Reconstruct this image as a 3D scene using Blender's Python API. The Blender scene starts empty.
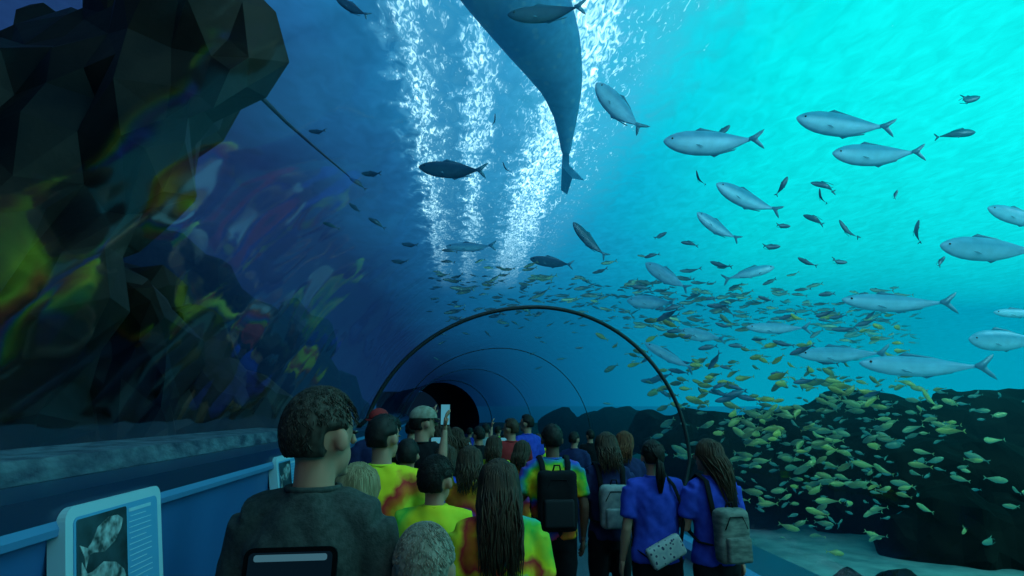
import bpy, bmesh, math, random
from mathutils import Vector, Matrix, noise, Euler
random.seed(7)
scene=bpy.context.scene
COL=scene.collection
scene.view_settings.view_transform='Standard'
V=Vector
# ---------------------------------------------------------------- camera
F_PX=569.0
CAM=V((0,0,1.75))
cd=bpy.data.cameras.new('camera'); cam=bpy.data.objects.new('camera',cd); COL.objects.link(cam)
cd.lens=36*F_PX/1024; cd.sensor_width=36; cd.clip_start=.05; cd.clip_end=2000
cam.location=CAM; cam.rotation_euler=Euler((math.radians(90+12.1),0,math.radians(-5.1)))
scene.camera=cam
M=cam.rotation_euler.to_matrix(); CR=M@V((1,0,0)); CU=M@V((0,1,0)); CF=M@V((0,0,-1))
def at(px,py,Y):
    d=CF*F_PX+CR*(px-512)+CU*(288-py)
    return CAM+d*(Y/d.y)
# ---------------------------------------------------------------- materials
def nt(m): m.use_nodes=True; t=m.node_tree; t.nodes.clear(); return t
def N(t,k,**kw):
    n=t.nodes.new(k)
    for a,b in kw.items(): setattr(n,a,b)
    return n
def ramp(t,stops,interp='LINEAR'):
    n=N(t,'ShaderNodeValToRGB'); cr=n.color_ramp; cr.interpolation=interp
    while len(cr.elements)>1: cr.elements.remove(cr.elements[-1])
    cr.elements[0].position=stops[0][0]; cr.elements[0].color=(*stops[0][1],1)
    for p,c in stops[1:]:
        e=cr.elements.new(p); e.color=(*c,1)
    return n
def mth(t,op,a,b=None,clamp=False):
    n=N(t,'ShaderNodeMath',operation=op,use_clamp=clamp)
    for i,v in enumerate((a,b)):
        if v is None: continue
        if isinstance(v,(int,float)): n.inputs[i].default_value=v
        else: t.links.new(v,n.inputs[i])
    return n.outputs[0]
def mrange(t,v,a,b,c=0,d=1):
    n=N(t,'ShaderNodeMapRange'); t.links.new(v,n.inputs[0])
    for i,x in zip((1,2,3,4),(a,b,c,d)): n.inputs[i].default_value=x
    return n.outputs[0]
def mixc(t,f,a,b,mode='MIX'):
    n=N(t,'ShaderNodeMix',data_type='RGBA',blend_type=mode)
    for i,v in ((0,f),(6,a),(7,b)):
        if isinstance(v,(int,float)): n.inputs[i].default_value=v
        elif isinstance(v,tuple): n.inputs[i].default_value=(*v,1)
        else: t.links.new(v,n.inputs[i])
    return n.outputs[2]
MATS={}
HAZE=[(0,(.006,.035,.13)),(.35,(.006,.10,.27)),(.7,(.002,.18,.33)),(1,(0,.32,.45))]  # water haze painted as emission that grows with distance from the origin
def mat(name,c1,c2=None,scale=6,rough=.7,metal=0,bump=.0,haze=False,stretch=(1,1,1),detail=4,stops=None,kind='noise',hz=(6,38),bscale=None,spec=None):
    if name in MATS: return MATS[name]
    m=bpy.data.materials.new(name); t=nt(m); L=t.links.new
    out=N(t,'ShaderNodeOutputMaterial'); p=N(t,'ShaderNodeBsdfPrincipled')
    p.inputs['Roughness'].default_value=rough; p.inputs['Metallic'].default_value=metal
    p.inputs['Specular IOR Level'].default_value=spec if spec is not None else (.12 if rough>=.6 else .4)
    p.inputs['Base Color'].default_value=(*c1,1)
    tc=N(t,'ShaderNodeTexCoord'); mp=N(t,'ShaderNodeMapping'); mp.inputs[3].default_value=stretch
    L(tc.outputs['Object'],mp.inputs[0])
    if c2 or stops:
        if kind=='voronoi':
            n=N(t,'ShaderNodeTexVoronoi'); n.inputs['Scale'].default_value=scale; src=n.outputs['Distance']
        else:
            n=N(t,'ShaderNodeTexNoise'); n.inputs['Scale'].default_value=scale; n.inputs['Detail'].default_value=detail; src=n.outputs[0]
        L(mp.outputs[0],n.inputs['Vector'])
        r=ramp(t,stops or [(.35,c1),(.65,c2)]); L(src,r.inputs[0]); L(r.outputs[0],p.inputs['Base Color'])
    if bump:
        nb=N(t,'ShaderNodeTexNoise'); nb.inputs['Scale'].default_value=bscale or scale*2; nb.inputs['Detail'].default_value=6
        L(mp.outputs[0],nb.inputs['Vector'])
        b=N(t,'ShaderNodeBump'); b.inputs['Strength'].default_value=bump; b.inputs['Distance'].default_value=.05
        L(nb.outputs[0],b.inputs['Height']); L(b.outputs[0],p.inputs['Normal'])
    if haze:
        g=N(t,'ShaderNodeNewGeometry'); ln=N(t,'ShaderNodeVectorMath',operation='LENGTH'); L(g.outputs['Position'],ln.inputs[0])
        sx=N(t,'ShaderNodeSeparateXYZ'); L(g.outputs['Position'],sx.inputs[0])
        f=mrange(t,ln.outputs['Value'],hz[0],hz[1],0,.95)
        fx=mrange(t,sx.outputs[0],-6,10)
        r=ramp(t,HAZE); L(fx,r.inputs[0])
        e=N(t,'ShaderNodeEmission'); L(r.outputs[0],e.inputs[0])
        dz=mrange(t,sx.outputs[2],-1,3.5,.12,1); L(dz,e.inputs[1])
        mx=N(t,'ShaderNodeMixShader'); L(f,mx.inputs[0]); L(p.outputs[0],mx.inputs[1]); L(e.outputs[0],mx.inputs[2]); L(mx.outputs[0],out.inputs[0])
    else: L(p.outputs[0],out.inputs[0])
    MATS[name]=m; return m
def tiedye(name,stops,seed=0,scale=4.):
    m=bpy.data.materials.new(name); t=nt(m); L=t.links.new
    out=N(t,'ShaderNodeOutputMaterial'); p=N(t,'ShaderNodeBsdfPrincipled'); p.inputs['Roughness'].default_value=.85; p.inputs['Specular IOR Level'].default_value=.15
    tc=N(t,'ShaderNodeTexCoord'); mp=N(t,'ShaderNodeMapping'); mp.inputs[1].default_value=(.07*seed-.1,0,-1.12); L(tc.outputs['Object'],mp.inputs[0])
    g=N(t,'ShaderNodeVectorMath',operation='LENGTH'); L(mp.outputs[0],g.inputs[0])
    n=N(t,'ShaderNodeTexNoise'); n.inputs['Scale'].default_value=scale*2; n.inputs['Detail'].default_value=3; L(mp.outputs[0],n.inputs['Vector'])
    sx=N(t,'ShaderNodeSeparateXYZ'); L(mp.outputs[0],sx.inputs[0])
    ang=mth(t,'ARCTAN2',sx.outputs[2],sx.outputs[0])
    a=mth(t,'MULTIPLY',ang,.32); b=mth(t,'MULTIPLY',g.outputs['Value'],scale*.8); c=mth(t,'ADD',a,b); d=mth(t,'MULTIPLY',n.outputs[0],.7); e=mth(t,'ADD',c,d)
    f=mth(t,'FRACT',e); r=ramp(t,stops); L(f,r.inputs[0]); L(r.outputs[0],p.inputs['Base Color']); L(p.outputs[0],out.inputs[0])
    return m
YEL=(.52,.44,.012); GRN=(.05,.30,.03); ORG=(.5,.13,.012); RED=(.36,.015,.02); BLU=(.015,.06,.34)
td=[tiedye('tie_dye_a',[(0,YEL),(.3,(.42,.52,.03)),(.5,ORG),(.7,RED),(.85,YEL),(1,YEL)],0),
    tiedye('tie_dye_b',[(0,YEL),(.25,GRN),(.45,(.02,.22,.35)),(.6,YEL),(.75,ORG),(.88,RED),(1,YEL)],1),
    tiedye('tie_dye_c',[(0,(.34,.54,.03)),(.4,YEL),(.7,GRN),(1,(.34,.54,.03))],2),
    tiedye('tie_dye_d',[(0,RED),(.2,ORG),(.4,YEL),(.6,GRN),(.8,BLU),(1,RED)],3)]
skin=mat('skin_light',(.30,.15,.10),rough=.6,spec=.25); skin2=mat('skin_brown',(.12,.06,.04),rough=.6,spec=.25)
grey_shirt=mat('grey_shirt',(.022,.028,.027),(.036,.044,.042),scale=60,rough=.9,bump=.15)
blue_shirt=mat('royal_blue_shirt',(.018,.035,.28),(.03,.05,.36),scale=20,rough=.85)
navy=mat('navy_cloth',(.01,.014,.05),(.014,.02,.07),scale=20,rough=.9); black=mat('black_cloth',(.005,.005,.007),rough=.85)
redc=mat('red_cloth',(.26,.018,.02),rough=.85); denim=mat('denim',(.02,.035,.08),(.035,.05,.12),scale=50,rough=.9); white_c=mat('white_cloth',(.25,.28,.28),rough=.8)
khaki=mat('khaki_cloth',(.14,.12,.09),(.24,.21,.17),scale=30,rough=.9)
h_brown=mat('hair_brown',(.02,.010,.006),(.045,.023,.012),scale=8,stretch=(6,6,.6),rough=.6,spec=.2)
h_dark=mat('hair_dark',(.004,.003,.003),(.011,.008,.006),scale=8,stretch=(6,6,.6),rough=.6,spec=.2)
h_grey=mat('hair_greying',(.012,.009,.007),(.042,.035,.028),scale=14,stretch=(4,4,1),rough=.7,spec=.2)
h_blond=mat('hair_blond',(.12,.085,.042),(.21,.16,.09),scale=8,stretch=(6,6,.6),rough=.6)
h_red=mat('hair_auburn',(.06,.02,.01),(.11,.04,.018),scale=8,stretch=(6,6,.6),rough=.6)
h_pale=mat('hair_pale',(.12,.105,.08),(.2,.175,.14),scale=14,stretch=(4,4,1),rough=.7)
eyem=mat('eye_dark',(.01,.01,.01),rough=.15); shoe=mat('shoe_rubber',(.05,.05,.06),rough=.6)
# ---------------------------------------------------------------- mesh helpers
def empty(name,loc=(0,0,0),rz=0,label=None,cat=None,group=None):
    o=bpy.data.objects.new(name,None); o.empty_display_size=.1; COL.objects.link(o); o.location=loc; o.rotation_euler=(0,0,rz)
    return tag(o,label,cat,group)
def tag(o,label=None,cat=None,group=None,kind=None):
    if label:o['label']=label
    if cat:o['category']=cat
    if group:o['group']=group
    if kind:o['kind']=kind
    return o
def link(name,me,m,parent=None):
    o=bpy.data.objects.new(name,me); COL.objects.link(o)
    if m and not me.materials: me.materials.append(m)
    if parent: o.parent=parent
    return o
def obj(name,bm,m,parent=None,smooth=True):
    me=bpy.data.meshes.new(name); bmesh.ops.recalc_face_normals(bm,faces=bm.faces); bm.to_mesh(me); bm.free()
    if smooth:
        for p in me.polygons:p.use_smooth=True
    return link(name,me,m,parent)
def tube(bm,pts,rad,seg=10,up=None,cap=.5):
    pts=[V(p) for p in pts]; n=len(pts); rings=[]
    T=[(pts[min(i+1,n-1)]-pts[max(i-1,0)]).normalized() for i in range(n)]
    a=V(up) if up else (V((1,0,0)) if abs(T[0].x)<.9 else V((0,0,1)))
    for i in range(n):
        a=(a-T[i]*a.dot(T[i])); a.normalize(); b=T[i].cross(a)
        r=rad[i] if isinstance(rad,(list,tuple)) else rad
        ra,rb=(r if isinstance(r,(list,tuple)) else (r,r))
        rings.append([bm.verts.new(pts[i]+a*ra*math.cos(2*math.pi*k/seg)+b*rb*math.sin(2*math.pi*k/seg)) for k in range(seg)])
    for i in range(n-1):
        for k in range(seg): bm.faces.new((rings[i][k],rings[i][(k+1)%seg],rings[i+1][(k+1)%seg],rings[i+1][k]))
    def rr(i):
        r=rad[i] if isinstance(rad,(list,tuple)) else rad
        return min(r) if isinstance(r,(list,tuple)) else r
    p0=bm.verts.new(pts[0]-T[0]*rr(0)*cap); p1=bm.verts.new(pts[-1]+T[-1]*rr(n-1)*cap)
    for k in range(seg):
        bm.faces.new((p0,rings[0][(k+1)%seg],rings[0][k])); bm.faces.new((p1,rings[-1][k],rings[-1][(k+1)%seg]))
def ell(bm,c,r,rot=None,u=16,v=12):
    mt=Matrix.Translation(V(c))
    if rot is not None: mt=mt@rot.to_4x4()
    mt=mt@Matrix.Diagonal((*r,1))
    return bmesh.ops.create_uvsphere(bm,u_segments=u,v_segments=v,radius=1,matrix=mt)['verts']
def box(bm,c,s,rot=None,bev=0):
    mt=Matrix.Translation(V(c))
    if rot is not None: mt=mt@rot.to_4x4()
    vs=bmesh.ops.create_cube(bm,size=1,matrix=mt@Matrix.Diagonal((*s,1)))['verts']
    if bev:
        es=list({e for v in vs for e in v.link_edges}); bmesh.ops.bevel(bm,geom=es,offset=bev,segments=3,affect='EDGES',profile=.6)
def prism(bm,poly,th,ax=1):
    def P(p,o):
        return V((p[0],o,p[1])) if ax==1 else (V((p[0],p[1],o)) if ax==2 else V((o,p[0],p[1])))
    A=[bm.verts.new(P(p,-th/2)) for p in poly]; B=[bm.verts.new(P(p,th/2)) for p in poly]
    bm.faces.new(A); bm.faces.new(B[::-1]); n=len(poly)
    for i in range(n): bm.faces.new((A[i],B[i],B[(i+1)%n],A[(i+1)%n]))
def rrect(w,h,r):
    P=[]
    for cx_,cz,a0 in((w/2-r,h/2-r,0),(-w/2+r,h/2-r,90),(-w/2+r,-h/2+r,180),(w/2-r,-h/2+r,270)):
        for k in range(6): a=math.radians(a0+k*18); P.append((cx_+r*math.cos(a),cz+r*math.sin(a)))
    return P
def evalmesh(me,mods):
    o=bpy.data.objects.new('tmp',me); COL.objects.link(o)
    for ty,kw in mods:
        md=o.modifiers.new('m',ty)
        for a,b in kw.items(): setattr(md,a,b)
    dg=bpy.context.evaluated_depsgraph_get(); ev=o.evaluated_get(dg)
    me2=bpy.data.meshes.new_from_object(ev,depsgraph=dg); bpy.data.objects.remove(o); bpy.data.meshes.remove(me); return me2
def remesh(bm,vox,smooth=3,disp=None,facets=0):
    me=bpy.data.meshes.new('tmp'); bmesh.ops.recalc_face_normals(bm,faces=bm.faces); bm.to_mesh(me); bm.free()
    mods=[('REMESH',dict(mode='VOXEL',voxel_size=vox,use_smooth_shade=True))]
    if smooth: mods.append(('SMOOTH',dict(iterations=smooth,factor=.6)))
    me2=evalmesh(me,mods)
    if disp:
        nr=[v.normal.copy() for v in me2.vertices]
        for v,n_ in zip(me2.vertices,nr): v.co=v.co+n_*disp(v.co)
    if facets:
        me2=evalmesh(me2,[('DECIMATE',dict(ratio=min(1,facets/max(1,len(me2.polygons)*2))))])
    for p in me2.polygons:p.use_smooth=not facets
    me2.materials.clear()
    return me2
# ---------------------------------------------------------------- people
ARMS={'down':((.235,-.02,1.13),(.25,.07,.88)),'phone':((.25,.13,1.20),(.10,.33,1.38)),'raised':((.24,.16,1.62),(.20,.22,1.88)),
 'front':((.24,.03,1.14),(.12,.25,1.16)),'strap':((.27,-.03,1.17),(.13,.13,1.30)),'high':((.23,.20,1.48),(.11,.30,1.70)),'hip':((.30,-.10,1.17),(.19,.04,1.02))}
def hand(bm,w,d,side,s,curl):
    d=d.normalized(); n=V((-side,0,0)); n=(n-d*n.dot(d)).normalized(); wd=d.cross(n).normalized()
    tube(bm,[w-d*.01*s,w+d*.03*s,w+d*.075*s,w+d*.09*s],[(.02*s,.026*s),(.016*s,.038*s),(.015*s,.041*s),(.011*s,.038*s)],seg=12,up=n)
    for k,(o,l) in enumerate(((-.03,.066),(-.01,.075),(.01,.07),(.029,.056))):
        b=w+d*.083*s+wd*o*s; l*=s
        c=curl*(1+.1*k); p1=b+(d*math.cos(c*.5)+n*math.sin(c*.5))*l*.42; p2=p1+(d*math.cos(c*1.3)+n*math.sin(c*1.3))*l*.33; p3=p2+(d*math.cos(c*2)+n*math.sin(c*2))*l*.25
        tube(bm,[b-d*.012*s,p1,p2,p3],[.0095*s,.009*s,.0082*s,.0065*s],seg=8)
    b=w+d*.022*s-wd*.032*s
    q=b+(d*.6-wd*.75+n*.3).normalized()*.035*s; q2=q+(d*.9-wd*.3+n*.35).normalized()*.03*s
    tube(bm,[b,q,q2],[.013*s,.0105*s,.008*s],seg=8)
def limb_lerp(a,b,t): return V(a).lerp(V(b),t)
def sm(x,a,b):
    t=max(0,min(1,(x-a)/(b-a))); return t*t*(3-2*t)
def person(px,py,Y,label,shirt,skinm=skin,pants='long',pm=denim,hair='short',hm=h_brown,yaw=0,hy=0,tilt=0,arms=('down','down'),vox=.012,fem=False,hs=1.,wide=1.,hat=None,group=None,stride=.0,H=None):
    pt=at(px,py,Y); H=H or pt.z; s=H/1.75
    root=empty('person',(pt.x,Y,0),yaw,label,'person',group)
    sw=(.165 if fem else .185)*wide
    def tor(e=0.,z0=.80,z1=1.6):
        R=[(.82,.135,.09),(.90,.168,.108),(.97,.165,.108),(1.06,.14 if fem else .152,.097),(1.15,.138 if fem else .155,.1),(1.26,.155 if fem else .172,.115),(1.36,.16 if fem else .178,.11),(1.42,.145,.09),(1.46,.10,.07),(1.49,.06,.058),(1.56,.052,.055)]
        return [(z,rx*wide+e,ry*(.5+.5*wide)+e) for z,rx,ry in R if z0<=z<=z1]
    S=lambda v: V(v)*s
    def addtorso(bm,e,z0,z1):
        R=tor(e,z0,z1); tube(bm,[S((0,-.005 if z<1.3 else -.012,z)) for z,_,_ in R],[(rx*s,ry*s) for _,rx,ry in R],seg=20,up=(1,0,0),cap=.1)
    bm=bmesh.new(); addtorso(bm,-.006,.8,1.6)
    joints=[]
    for i,sd in enumerate((-1,1)):
        sh=V((sd*sw,-.01,1.405)); e,w=ARMS[arms[i]]; e=V((e[0]*sd*(sw/.185),e[1],e[2])); w=V((w[0]*sd,w[1],w[2]))
        joints.append((sh,e,w,sd))
        tube(bm,[S((0,-.015,1.46)),S((sd*sw*.55,-.015,1.435)),S(sh)],[.045*s,.04*s,.045*s])
        tube(bm,[S(sh),S(limb_lerp(sh,e,.35)),S(limb_lerp(sh,e,.8)),S(e),S(limb_lerp(e,w,.3)),S(limb_lerp(e,w,.75)),S(w)],[.047*s,.045*s,.038*s,.037*s,.039*s,.028*s,.023*s],seg=12,cap=.3)
        f=stride*sd
        tube(bm,[S((sd*.085,0,.90)),S((sd*.092,.01+f*.1,.72)),S((sd*.095,.015+f*.2,.50)),S((sd*.097,-.01+f*.1,.36)),S((sd*.1,-.02+f*-.0,.20)),S((sd*.1,-.02+f*.0,.09))],[.085*s,.078*s,.055*s,.055*s,.04*s,.033*s],seg=14)
        tube(bm,[S((sd*.1,-.05,.05)),S((sd*.105,.03,.045)),S((sd*.115,.15,.03))],[.035*s,.038*s,.028*s],seg=10)
    hb=bmesh.new(); hc=V((0,.012,1.637))
    ell(hb,hc+V((0,-.008,.012)),(.074,.094,.098)); ell(hb,hc+V((0,.03,-.055)),(.052,.058,.062)); 
    tube(hb,[hc+V((0,.095,.012)),hc+V((0,.108,-.012)),hc+V((0,.112,-.026))],[.009,.011,.014],seg=8)
    ell(hb,hc+V((0,.085,-.058)),(.024,.012,.011),u=8,v=6); ell(hb,hc+V((0,.072,-.1)),(.022,.02,.016),u=8,v=6)
    for sd in(-1,1): ell(hb,hc+V((sd*.082,-.008,-.012)),(.012,.02,.034),Euler((.15,0,-sd*.35)).to_matrix(),u=10,v=8)
    HR=Matrix.Translation((0,0,1.53))@Euler((tilt,0,hy)).to_matrix().to_4x4()@Matrix.Scale(hs,4)@Matrix.Translation((0,0,-1.53-(.0)))
    if hs>1: HR=Matrix.Translation((0,0,-(hs-1)*.22))@HR
    HM=Matrix.Scale(s,4)@HR
    hb.transform(HM); tmp=bpy.data.meshes.new('t'); hb.to_mesh(tmp); hb.free(); bm.from_mesh(tmp); bpy.data.meshes.remove(tmp)
    tube(bm,[S((0,-.01,1.44)),HM@V((0,-.005,1.58))],[.056*s,.054*s],seg=12)
    me=remesh(bm,vox*s if s<1 else vox,3)
    b2=bmesh.new(); b2.from_mesh(me)
    for (sh,e,w,sd),an in zip(joints,arms):
        d=(w-e).normalized()
        if an=='down': d=(d+V((0,.1,-.3))).normalized()
        if an in('phone','high'): d=(d+V((-sd*.2,.3,.6))).normalized()
        hand(b2,S(w),d,sd,s,.35 if an in('down','raised') else .75)
    b2.to_mesh(me); b2.free()
    for p in me.polygons:p.use_smooth=True
    link('body',me,skinm,root)
    for sd in(-1,1):
        b=bmesh.new(); ell(b,HM@(hc+V((sd*.031,.084,.004))),(.011*s,.008*s,.006*s),u=8,v=6); obj('eye',b,eyem,root)
    def fold(amp,off=0):
        sd0=random.random()*50
        return lambda c: off+amp*noise.noise(V((c.x*9+sd0,c.y*9,c.z*5+c.x*4)))+amp*.7*noise.noise(V((c.x*20+c.z*14,c.y*20+sd0,c.z*9)))
    bm=bmesh.new(); addtorso(bm,.014,.88,1.495)
    for sh,e,w,sd in joints:
        tube(bm,[S((0,-.015,1.445)),S((sd*sw*.55,-.015,1.43)),S(sh)],[.06*s,.06*s,.064*s])
        tube(bm,[S(sh),S(limb_lerp(sh,e,.3)),S(limb_lerp(sh,e,.72))],[.064*s,.064*s,.062*s],seg=14,cap=.05)
    link('shirt',remesh(bm,vox*1.1,2,fold(.010*s,.004*s)),shirt,root)
    b=bmesh.new(); ring=[S((.068*math.cos(a),-.012+.066*math.sin(a),1.493)) for a in [k*math.pi/10 for k in range(21)]]
    tube(b,ring,.009*s,seg=6); obj('collar',b,shirt,root)
    bm=bmesh.new(); R=[r for r in tor(.012,.8,1.0)]; tube(bm,[S((0,-.005,z)) for z,_,_ in R]+[S((0,0,1.0))],[(a*s,b_*s) for _,a,b_ in R]+[(.16*s,.108*s)],seg=18,up=(1,0,0),cap=.1)
    for sd in(-1,1):
        f=stride*sd
        P=[S((sd*.085,0,.88)),S((sd*.092,.01+f*.1,.72)),S((sd*.095,.015+f*.2,.53))]; r=[.1*s,.095*s,.085*s if pants=='shorts' else .075*s]
        if pants=='long': P+=[S((sd*.097,-.01+f*.1,.34)),S((sd*.1,-.02,.08))]; r+=[.07*s,.062*s]
        tube(bm,P,r,seg=14,cap=.05)
    link('shorts' if pants=='shorts' else 'trousers',remesh(bm,vox*1.3,3,fold(.006*s)),pm,root)
    for sd in(-1,1):
        bm=bmesh.new(); tube(bm,[S((sd*.1,-.075,.045)),S((sd*.103,.0,.05)),S((sd*.11,.1,.04)),S((sd*.118,.17,.03))],[(.036*s,.045*s),(.043*s,.05*s),(.047*s,.038*s),(.034*s,.026*s)],seg=12,up=(1,0,0)); obj('shoe',bm,shoe,root)
    near=Y<3
    bm=bmesh.new(); c=hc+V((0,-.008,.012)); vs=ell(bm,(0,0,0),(1,1,1),u=72 if near else 40,v=52 if near else 28); s0=random.random()*90
    for v in vs:
        d=v.co.normalized()
        mk=sm(d.y,.1,.45)*sm(.55+.15*(1-abs(d.x))-d.z,-.12,.08)
        mk=max(mk,sm(-.05-d.z,-.05,.2)*sm(d.y,-.45,-.1),sm(-.62-d.z,-.06,.1))
        if hair=='short': mk=max(mk,sm(abs(d.x),.72,.9)*sm(.05-d.z,-.05,.2)*sm(d.y,-.6,-.3))
        e=.016+.005*noise.noise(V((d.x*14+s0,d.y*14,d.z*4)))+.003*noise.noise(d*30)
        e=e*(1-mk)-.02*mk
        v.co=c+V((d.x*(.074+e),d.y*(.094+e),d.z*(.098+e)))
    def skp(th,ph,e):
        d=V((math.sin(th)*math.sin(ph),math.sin(th)*math.cos(ph),math.cos(th))); return c+V((d.x*(.074+e),d.y*(.094+e),d.z*(.098+e)))
    if hair=='short':
        for _ in range(1500 if near else 90):
            ph=random.uniform(.9,2*math.pi-.9); th=random.uniform(.05,1.95); dp=random.uniform(-.2,.2)
            if abs(math.sin(ph))>.7 and math.cos(ph)>-.75 and th>1.35: continue
            tube(bm,[skp(th,ph,.012),skp(th+.1,ph+dp*.5,.0175),skp(th+.18,ph+dp,.0175)],[.0022,.0019,.0006],seg=3)
    else:
        Lh={'long':.36,'mid':.2,'pony':.0}[hair]
        for _ in range(320 if near else 130):
            ph=random.uniform(.95,2*math.pi-.95); th=random.uniform(.05,.9)
            if hair=='pony':
                e0=skp(1.75,math.pi,.03)
                tube(bm,[skp(th,ph,.012),skp((th+1.75)/2,ph*.6+math.pi*.4,.019),e0],[.006,.006,.004],seg=4)
            else:
                P=[skp(th,ph,.012),skp((th+1.6)/2,ph,.021),skp(1.6,ph,.022)]
                q=P[-1]; l=Lh*random.uniform(.5,1.12); bx=random.uniform(-.03,.03); wv=random.uniform(0,6)
                for k in range(1,5):
                    t=k/4; x=q.x*(1-.35*t)+bx*t+.013*math.sin(wv+5*t); y=min(q.y*(1-t)+(-.115)*t,q.y)-.045*math.sin(min(t*1.6,1)*1.57)+.009*math.sin(wv*2+4*t)
                    P.append(V((x,y,q.z-l*t)))
                tube(bm,P,[.005,.006,.0065,.0065,.006,.004,.0015],seg=4)
        if hair=='pony':
            for _ in range(50):
                e0=skp(1.75,math.pi,.03); bx=random.uniform(-.03,.03); by=random.uniform(-.03,.01)
                tube(bm,[e0,e0+V((bx*.6,-.03+by,-.03)),e0+V((bx,-.03+by,-.12)),e0+V((bx*.4,-.01+by*.5,-.24))],[.006,.008,.007,.002],seg=4)
    bm.transform(HM); obj('hair',bm,hm,root)
    if hat:
        bm=bmesh.new(); vs=ell(bm,c+V((0,0,.03)),(.092,.112,.09),u=24,v=16)
        geom=bm.verts[:]+bm.edges[:]+bm.faces[:]; bmesh.ops.bisect_plane(bm,geom=geom,plane_co=c+V((0,0,.025)),plane_no=(0,0,-1),clear_outer=True)
        by=1 if hat[1]=='front' else -1
        bp=[(.085*math.cos(a),(.08+.10*math.sin(a))*by) for a in [k*math.pi/12 for k in range(13)]]
        b3=bmesh.new(); prism(b3,bp,.006,ax=2); b3.transform(Matrix.Translation(c+V((0,0,.032)))@Euler((-.15*by,0,0)).to_matrix().to_4x4())
        t_=bpy.data.meshes.new('t'); b3.to_mesh(t_); b3.free(); bm.from_mesh(t_)
        bm.transform(HM); obj('cap',bm,hat[0],root)
    return dict(root=root,s=s,joints=joints,pt=pt,yaw=yaw)
def phone_at(P,label,which='both',mscr=None,size=(.15,.075),land=True):
    s=P['s']; J=P['joints']
    if which=='both': c=(J[0][2]+J[1][2])/2+V((0,.07,.1))
    else: c=J[which][2]+V((0,.06,.11))
    root=empty('smartphone',Matrix.Translation(P['root'].location)@Matrix.Rotation(P['yaw'],4,'Z')@(c*s),P['yaw'],label,'phone')
    w,h=size if land else size[::-1]
    b=bmesh.new(); prism(b,rrect(w,h,.01),.009); obj('case',b,black,root,smooth=False)
    b=bmesh.new(); box(b,(0,-.0052,0),(w-.014,.001,h-.012)); obj('screen',b,mscr or scr,root)
    b=bmesh.new(); tube(b,[(w*.35,.005,h*.25),(w*.35,.008,h*.25)],.009,seg=12); obj('camera_lens',b,eyem,root)
    return root
def emis(name,c,st):
    m=bpy.data.materials.new(name); t=nt(m); o=N(t,'ShaderNodeOutputMaterial'); e=N(t,'ShaderNodeEmission'); e.inputs[0].default_value=(*c,1); e.inputs[1].default_value=st; t.links.new(e.outputs[0],o.inputs[0]); return m
scr=emis('lit_screen',(.1,.45,.6),.6); scr_dim=emis('dim_screen',(.003,.014,.025),.5)
def backpack(P,m,label,w=.28,h=.4,z=1.2,pm=None,cat='backpack'):
    s=P['s']; root=empty('backpack',P['root'].location,P['yaw'],label,cat)
    b=bmesh.new(); box(b,(0,-.21*s,z*s),(w*s,.14*s,h*s),bev=.05*s)
    me=remesh(b,.012,4,lambda c:.006*noise.noise(c*14)); link('bag_body',me,m,root)
    b=bmesh.new(); box(b,(0,-.29*s,(z-.08)*s),(w*.75*s,.05*s,h*.45*s),bev=.02*s); obj('pocket',b,pm or m,root)
    b=bmesh.new(); tube(b,[V((x,y,zz))*s for x,y,zz in [(-.03,-.2,z+h/2-.01),(-.02,-.21,z+h/2+.035),(.02,-.21,z+h/2+.035),(.03,-.2,z+h/2-.01)]],.007*s,seg=6); obj('handle',b,black,root)
    for sd in(-1,1):
        b=bmesh.new(); tube(b,[V((sd*x,y,zz))*s for x,y,zz in [(.09,-.15,z+h/2-.06),(.105,-.11,1.47),(.11,-.0,1.51),(.115,.11,1.43),(.13,.145,1.3),(.155,.09,1.1),(.155,-.05,1.05),(.12,-.15,1.05)]],[(.022*s,.008*s)]*8,seg=8,up=(1,0,0)); obj('strap',b,black,root)
    b=bmesh.new(); tube(b,[V((x,y,zz))*s for x,y,zz in [(-w*.36,-.277,z+.05),(-w*.2,-.281,z+h*.36),(w*.2,-.281,z+h*.36),(w*.36,-.277,z+.05)]],.004*s,seg=5); obj('zip',b,black,root)
    return root
P_man=person(322,391,1.72,'tall person with short greying hair in plain grey t-shirt, nearest in the crowd at left',grey_shirt,hair='short',hm=h_grey,yaw=-.12,hy=-.5,tilt=.0,arms=('front','front'),vox=.0085,wide=.86,hs=1.05)
person(287,700,.68,'short person at the very bottom holding up the dark landscape phone',navy,hair='short',hm=h_dark,arms=('high','high'),hs=1.05,H=1.42)
P_bl=person(358,465,2.5,'blond long-haired child in blue shirt beside the grey-shirted person',blue_shirt,hair='long',hm=h_blond,yaw=-.3,hs=1.05,fem=True)
P_sm=person(425,527,1.62,'child with very short pale hair, lowest head at bottom centre',grey_shirt,hair='short',hm=h_pale,hs=1.08,vox=.01,arms=('front','front'))
P_b1=person(384,416,3.2,'dark-haired person in yellow and red tie-dye shirt behind the grey-shirted person',td[0],hm=h_dark,hy=-.7,yaw=.1,arms=('hip','strap'),vox=.01,wide=1.0,pants='shorts',pm=navy)
P_b2=person(436,457,2.9,'dark-haired boy in bright yellow-green tie-dye shirt in mid crowd',td[2],hm=h_dark,hs=1.08,hy=-.5,arms=('front','down'),vox=.01,pants='shorts',pm=black)
P_g=person(499,461,2.6,'girl with long brown hair in orange and green tie-dye shirt, bottom centre',td[1],hair='long',hm=h_brown,fem=True,hs=1.04,vox=.009,pants='shorts',pm=denim,arms=('down','down'),wide=1.12)
P_cap=person(423,408,4.6,'person in pale cap and dark shirt raising a phone toward the tank',black,hm=h_dark,hat=(khaki,'front'),hy=-.8,yaw=-.3,arms=('phone','phone'))
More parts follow.
